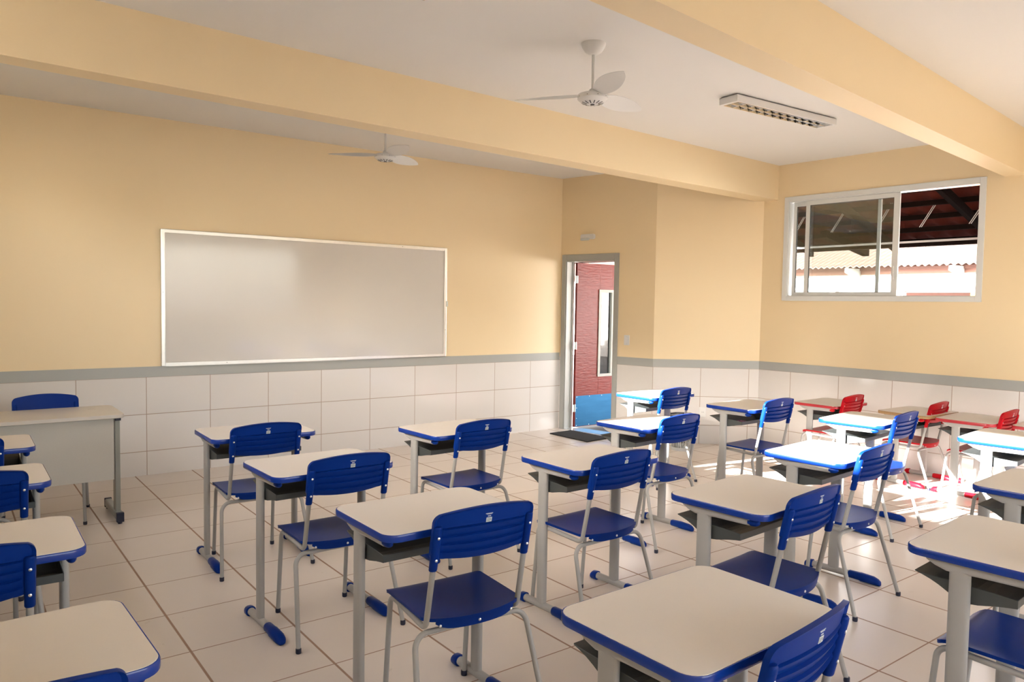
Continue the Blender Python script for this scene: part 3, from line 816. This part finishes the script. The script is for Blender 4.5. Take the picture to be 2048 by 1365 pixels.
# ------------------------------------------------------------------ outside: covered walk, next building
g = MB().box((6.0, -14, -.22), (10.6, 22, -.012)).build('paving', M['paving'], smooth=False)
# keep the room floor clear: cut by placing the slab just below the threshold level
tag(g, 'grey concrete floor of the covered walk outside the classroom', 'paving', kind='structure')
gr = MB().box((10.6, -40, -.4), (60, 60, -.25)).build('courtyard_ground', M['paving'], smooth=False); tag(gr, 'pale courtyard ground between the buildings', 'ground', kind='structure')
lw = MB().box((-16.3, -14, -.3), (-16, 20, 6.2)).build('sky_blocker', M['paving'], smooth=False); tag(lw, kind='structure')  # unseen slab added to hold back bright low sky on the sun side
lg = MB().box((-40, -40, -.4), (XL-TH, 60, -.25)).build('courtyard_ground', M['paving'], smooth=False); tag(lg, 'concrete ground on the left side of the classroom', 'ground', kind='structure')
# porch roof seen from below
pr = empty('porch_roof', (0, 0, 0)); tag(pr, 'dark tiled porch roof with wooden battens outside the window', 'roof')
x0, zA, x1, zB = 7.62, 3.42, 10.75, 2.44
sl = (zB-zA)/(x1-x0)
mb = MB()
def tiles(u, v):
    y = -6+19*u; x = x0+(x1+.25-x0)*v
    z = zA+sl*(x-x0)+.09+.022*math.cos(y*2*PI/.24)+.02*((v*9) % 1)
    return (x, y, z+.012), (x, y, z)
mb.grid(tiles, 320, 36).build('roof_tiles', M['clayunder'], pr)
mb = MB()
for k in range(9):
    x = x0+.05+(x1-x0-.1)*k/8; z = zA+sl*(x-x0)
    mb.box((x-.025, -6, z+.0), (x+.025, 13, z+.06))
mb.build('battens', M['wood'], pr, smooth=False)
for k in range(14):
    y = -5.2+1.3*k; d_ = .03
    MB().add([(x0, y-d_, zA-.12), (x0, y+d_, zA-.12), (x0, y+d_, zA), (x0, y-d_, zA), (x1, y-d_, zB-.10), (x1, y+d_, zB-.10), (x1, y+d_, zB), (x1, y-d_, zB)],
             [(0,1,2,3), (4,7,6,5), (0,4,5,1), (1,5,6,2), (2,6,7,3), (3,7,4,0)]).build('rafter', M['wood'], pr, smooth=False)
MB().box((10.34, -6, 2.385), (10.42, 13, 2.455)).build('eaves_beam', M['wood'], pr, smooth=False)
MB().box((10.325, -6, 2.435), (10.34, 13, 2.462)).build('gutter_edge', M['fascia'], pr, smooth=False)
MB().add([(10.0, 5.83, 2.55), (10.0, 5.93, 2.55), (10.0, 5.93, 2.65), (10.0, 5.83, 2.65), (11.1, 5.78, 2.34), (11.1, 5.88, 2.34), (11.1, 5.88, 2.44), (11.1, 5.78, 2.44)],
         [(0,1,2,3), (4,7,6,5), (0,4,5,1), (1,5,6,2), (2,6,7,3), (3,7,4,0)]).build('projecting_rafter', M['wood'], pr, smooth=False)
for k, (ya, za, yb, zb_) in enumerate(((6.08, 2.57, 5.90, 2.86), (5.52, 2.57, 5.33, 2.86), (4.89, 2.60, 4.72, 2.89), (4.36, 2.56, 4.17, 2.87), (3.80, 2.56, 3.62, 2.85))):
    e = empty('hanging_rods', (9.6, ya, za)); lab = 'pair of thin pale rods under the porch roof, '+['first', 'second', 'third', 'fourth', 'fifth'][k]+' from the left'
    tag(e, lab, 'rods', 'pale rods under the porch roof')
    for q in (0, .022):
        MB().tube([(0, q, 0), (0, yb-ya+q, zb_-za)], .0045, 8).build('rod', M['fascia'], e)
# next building
nb = empty('neighbour_building', (18, 8, 0)); tag(nb, 'sunlit white neighbouring building with pale clay tile roof beyond the window', 'building')
MB().box((0, -26, 1.99), (.25, 26, 2.385)).box((0, -26, -.25), (.25, -1.4, 1.99)).box((0, 5.2, -.25), (.25, 26, 1.99)).build('wall', M['outwall'], nb, smooth=False)
MB().box((.02, -26, 2.385), (.25, 26, 2.70)).build('wall_band', M['salmon'], nb, smooth=False)
MB().box((2.2, -26, -.25), (2.4, 26, 2.0)).build('inner_wall', M['salmon'], nb, smooth=False)
mb = MB()
def rt(u, v):
    y = -7+21*u; x = -.62+5.2*v
    row = (v*14) % 1
    z = 2.545+.34*(x+.62)+.024*math.cos(y*2*PI/.15)-.03*row
    return (x, y, z+.02), (x, y, z)
MB().grid(rt, 1120, 70).build('roof', M['clay'], nb)
MB().box((-.05, -26, 2.48), (.3, 26, 2.56)).build('soffit_board', M['salmon'], nb, smooth=False)
for y in (1.62, -.74, -3.1, 3.98):
    MB().prism([(-.56, 2.42), (-.56, 2.53), (0, 2.53), (0, 2.27)][::-1], y-.05, y+.05, 'y').build('bracket', M['outwall'], nb, smooth=False)
for y in (-1.02, .62, 2.3, 3.9):
    MB().box((.0, y-.09, -.25), (.18, y+.09, 1.99)).build('post', M['orange'] if y == -1.02 else M['outwall'], nb, smooth=False)

for o in bpy.data.objects:
    if o.type == 'EMPTY' and o.parent is None and not o.children: bpy.data.objects.remove(o)
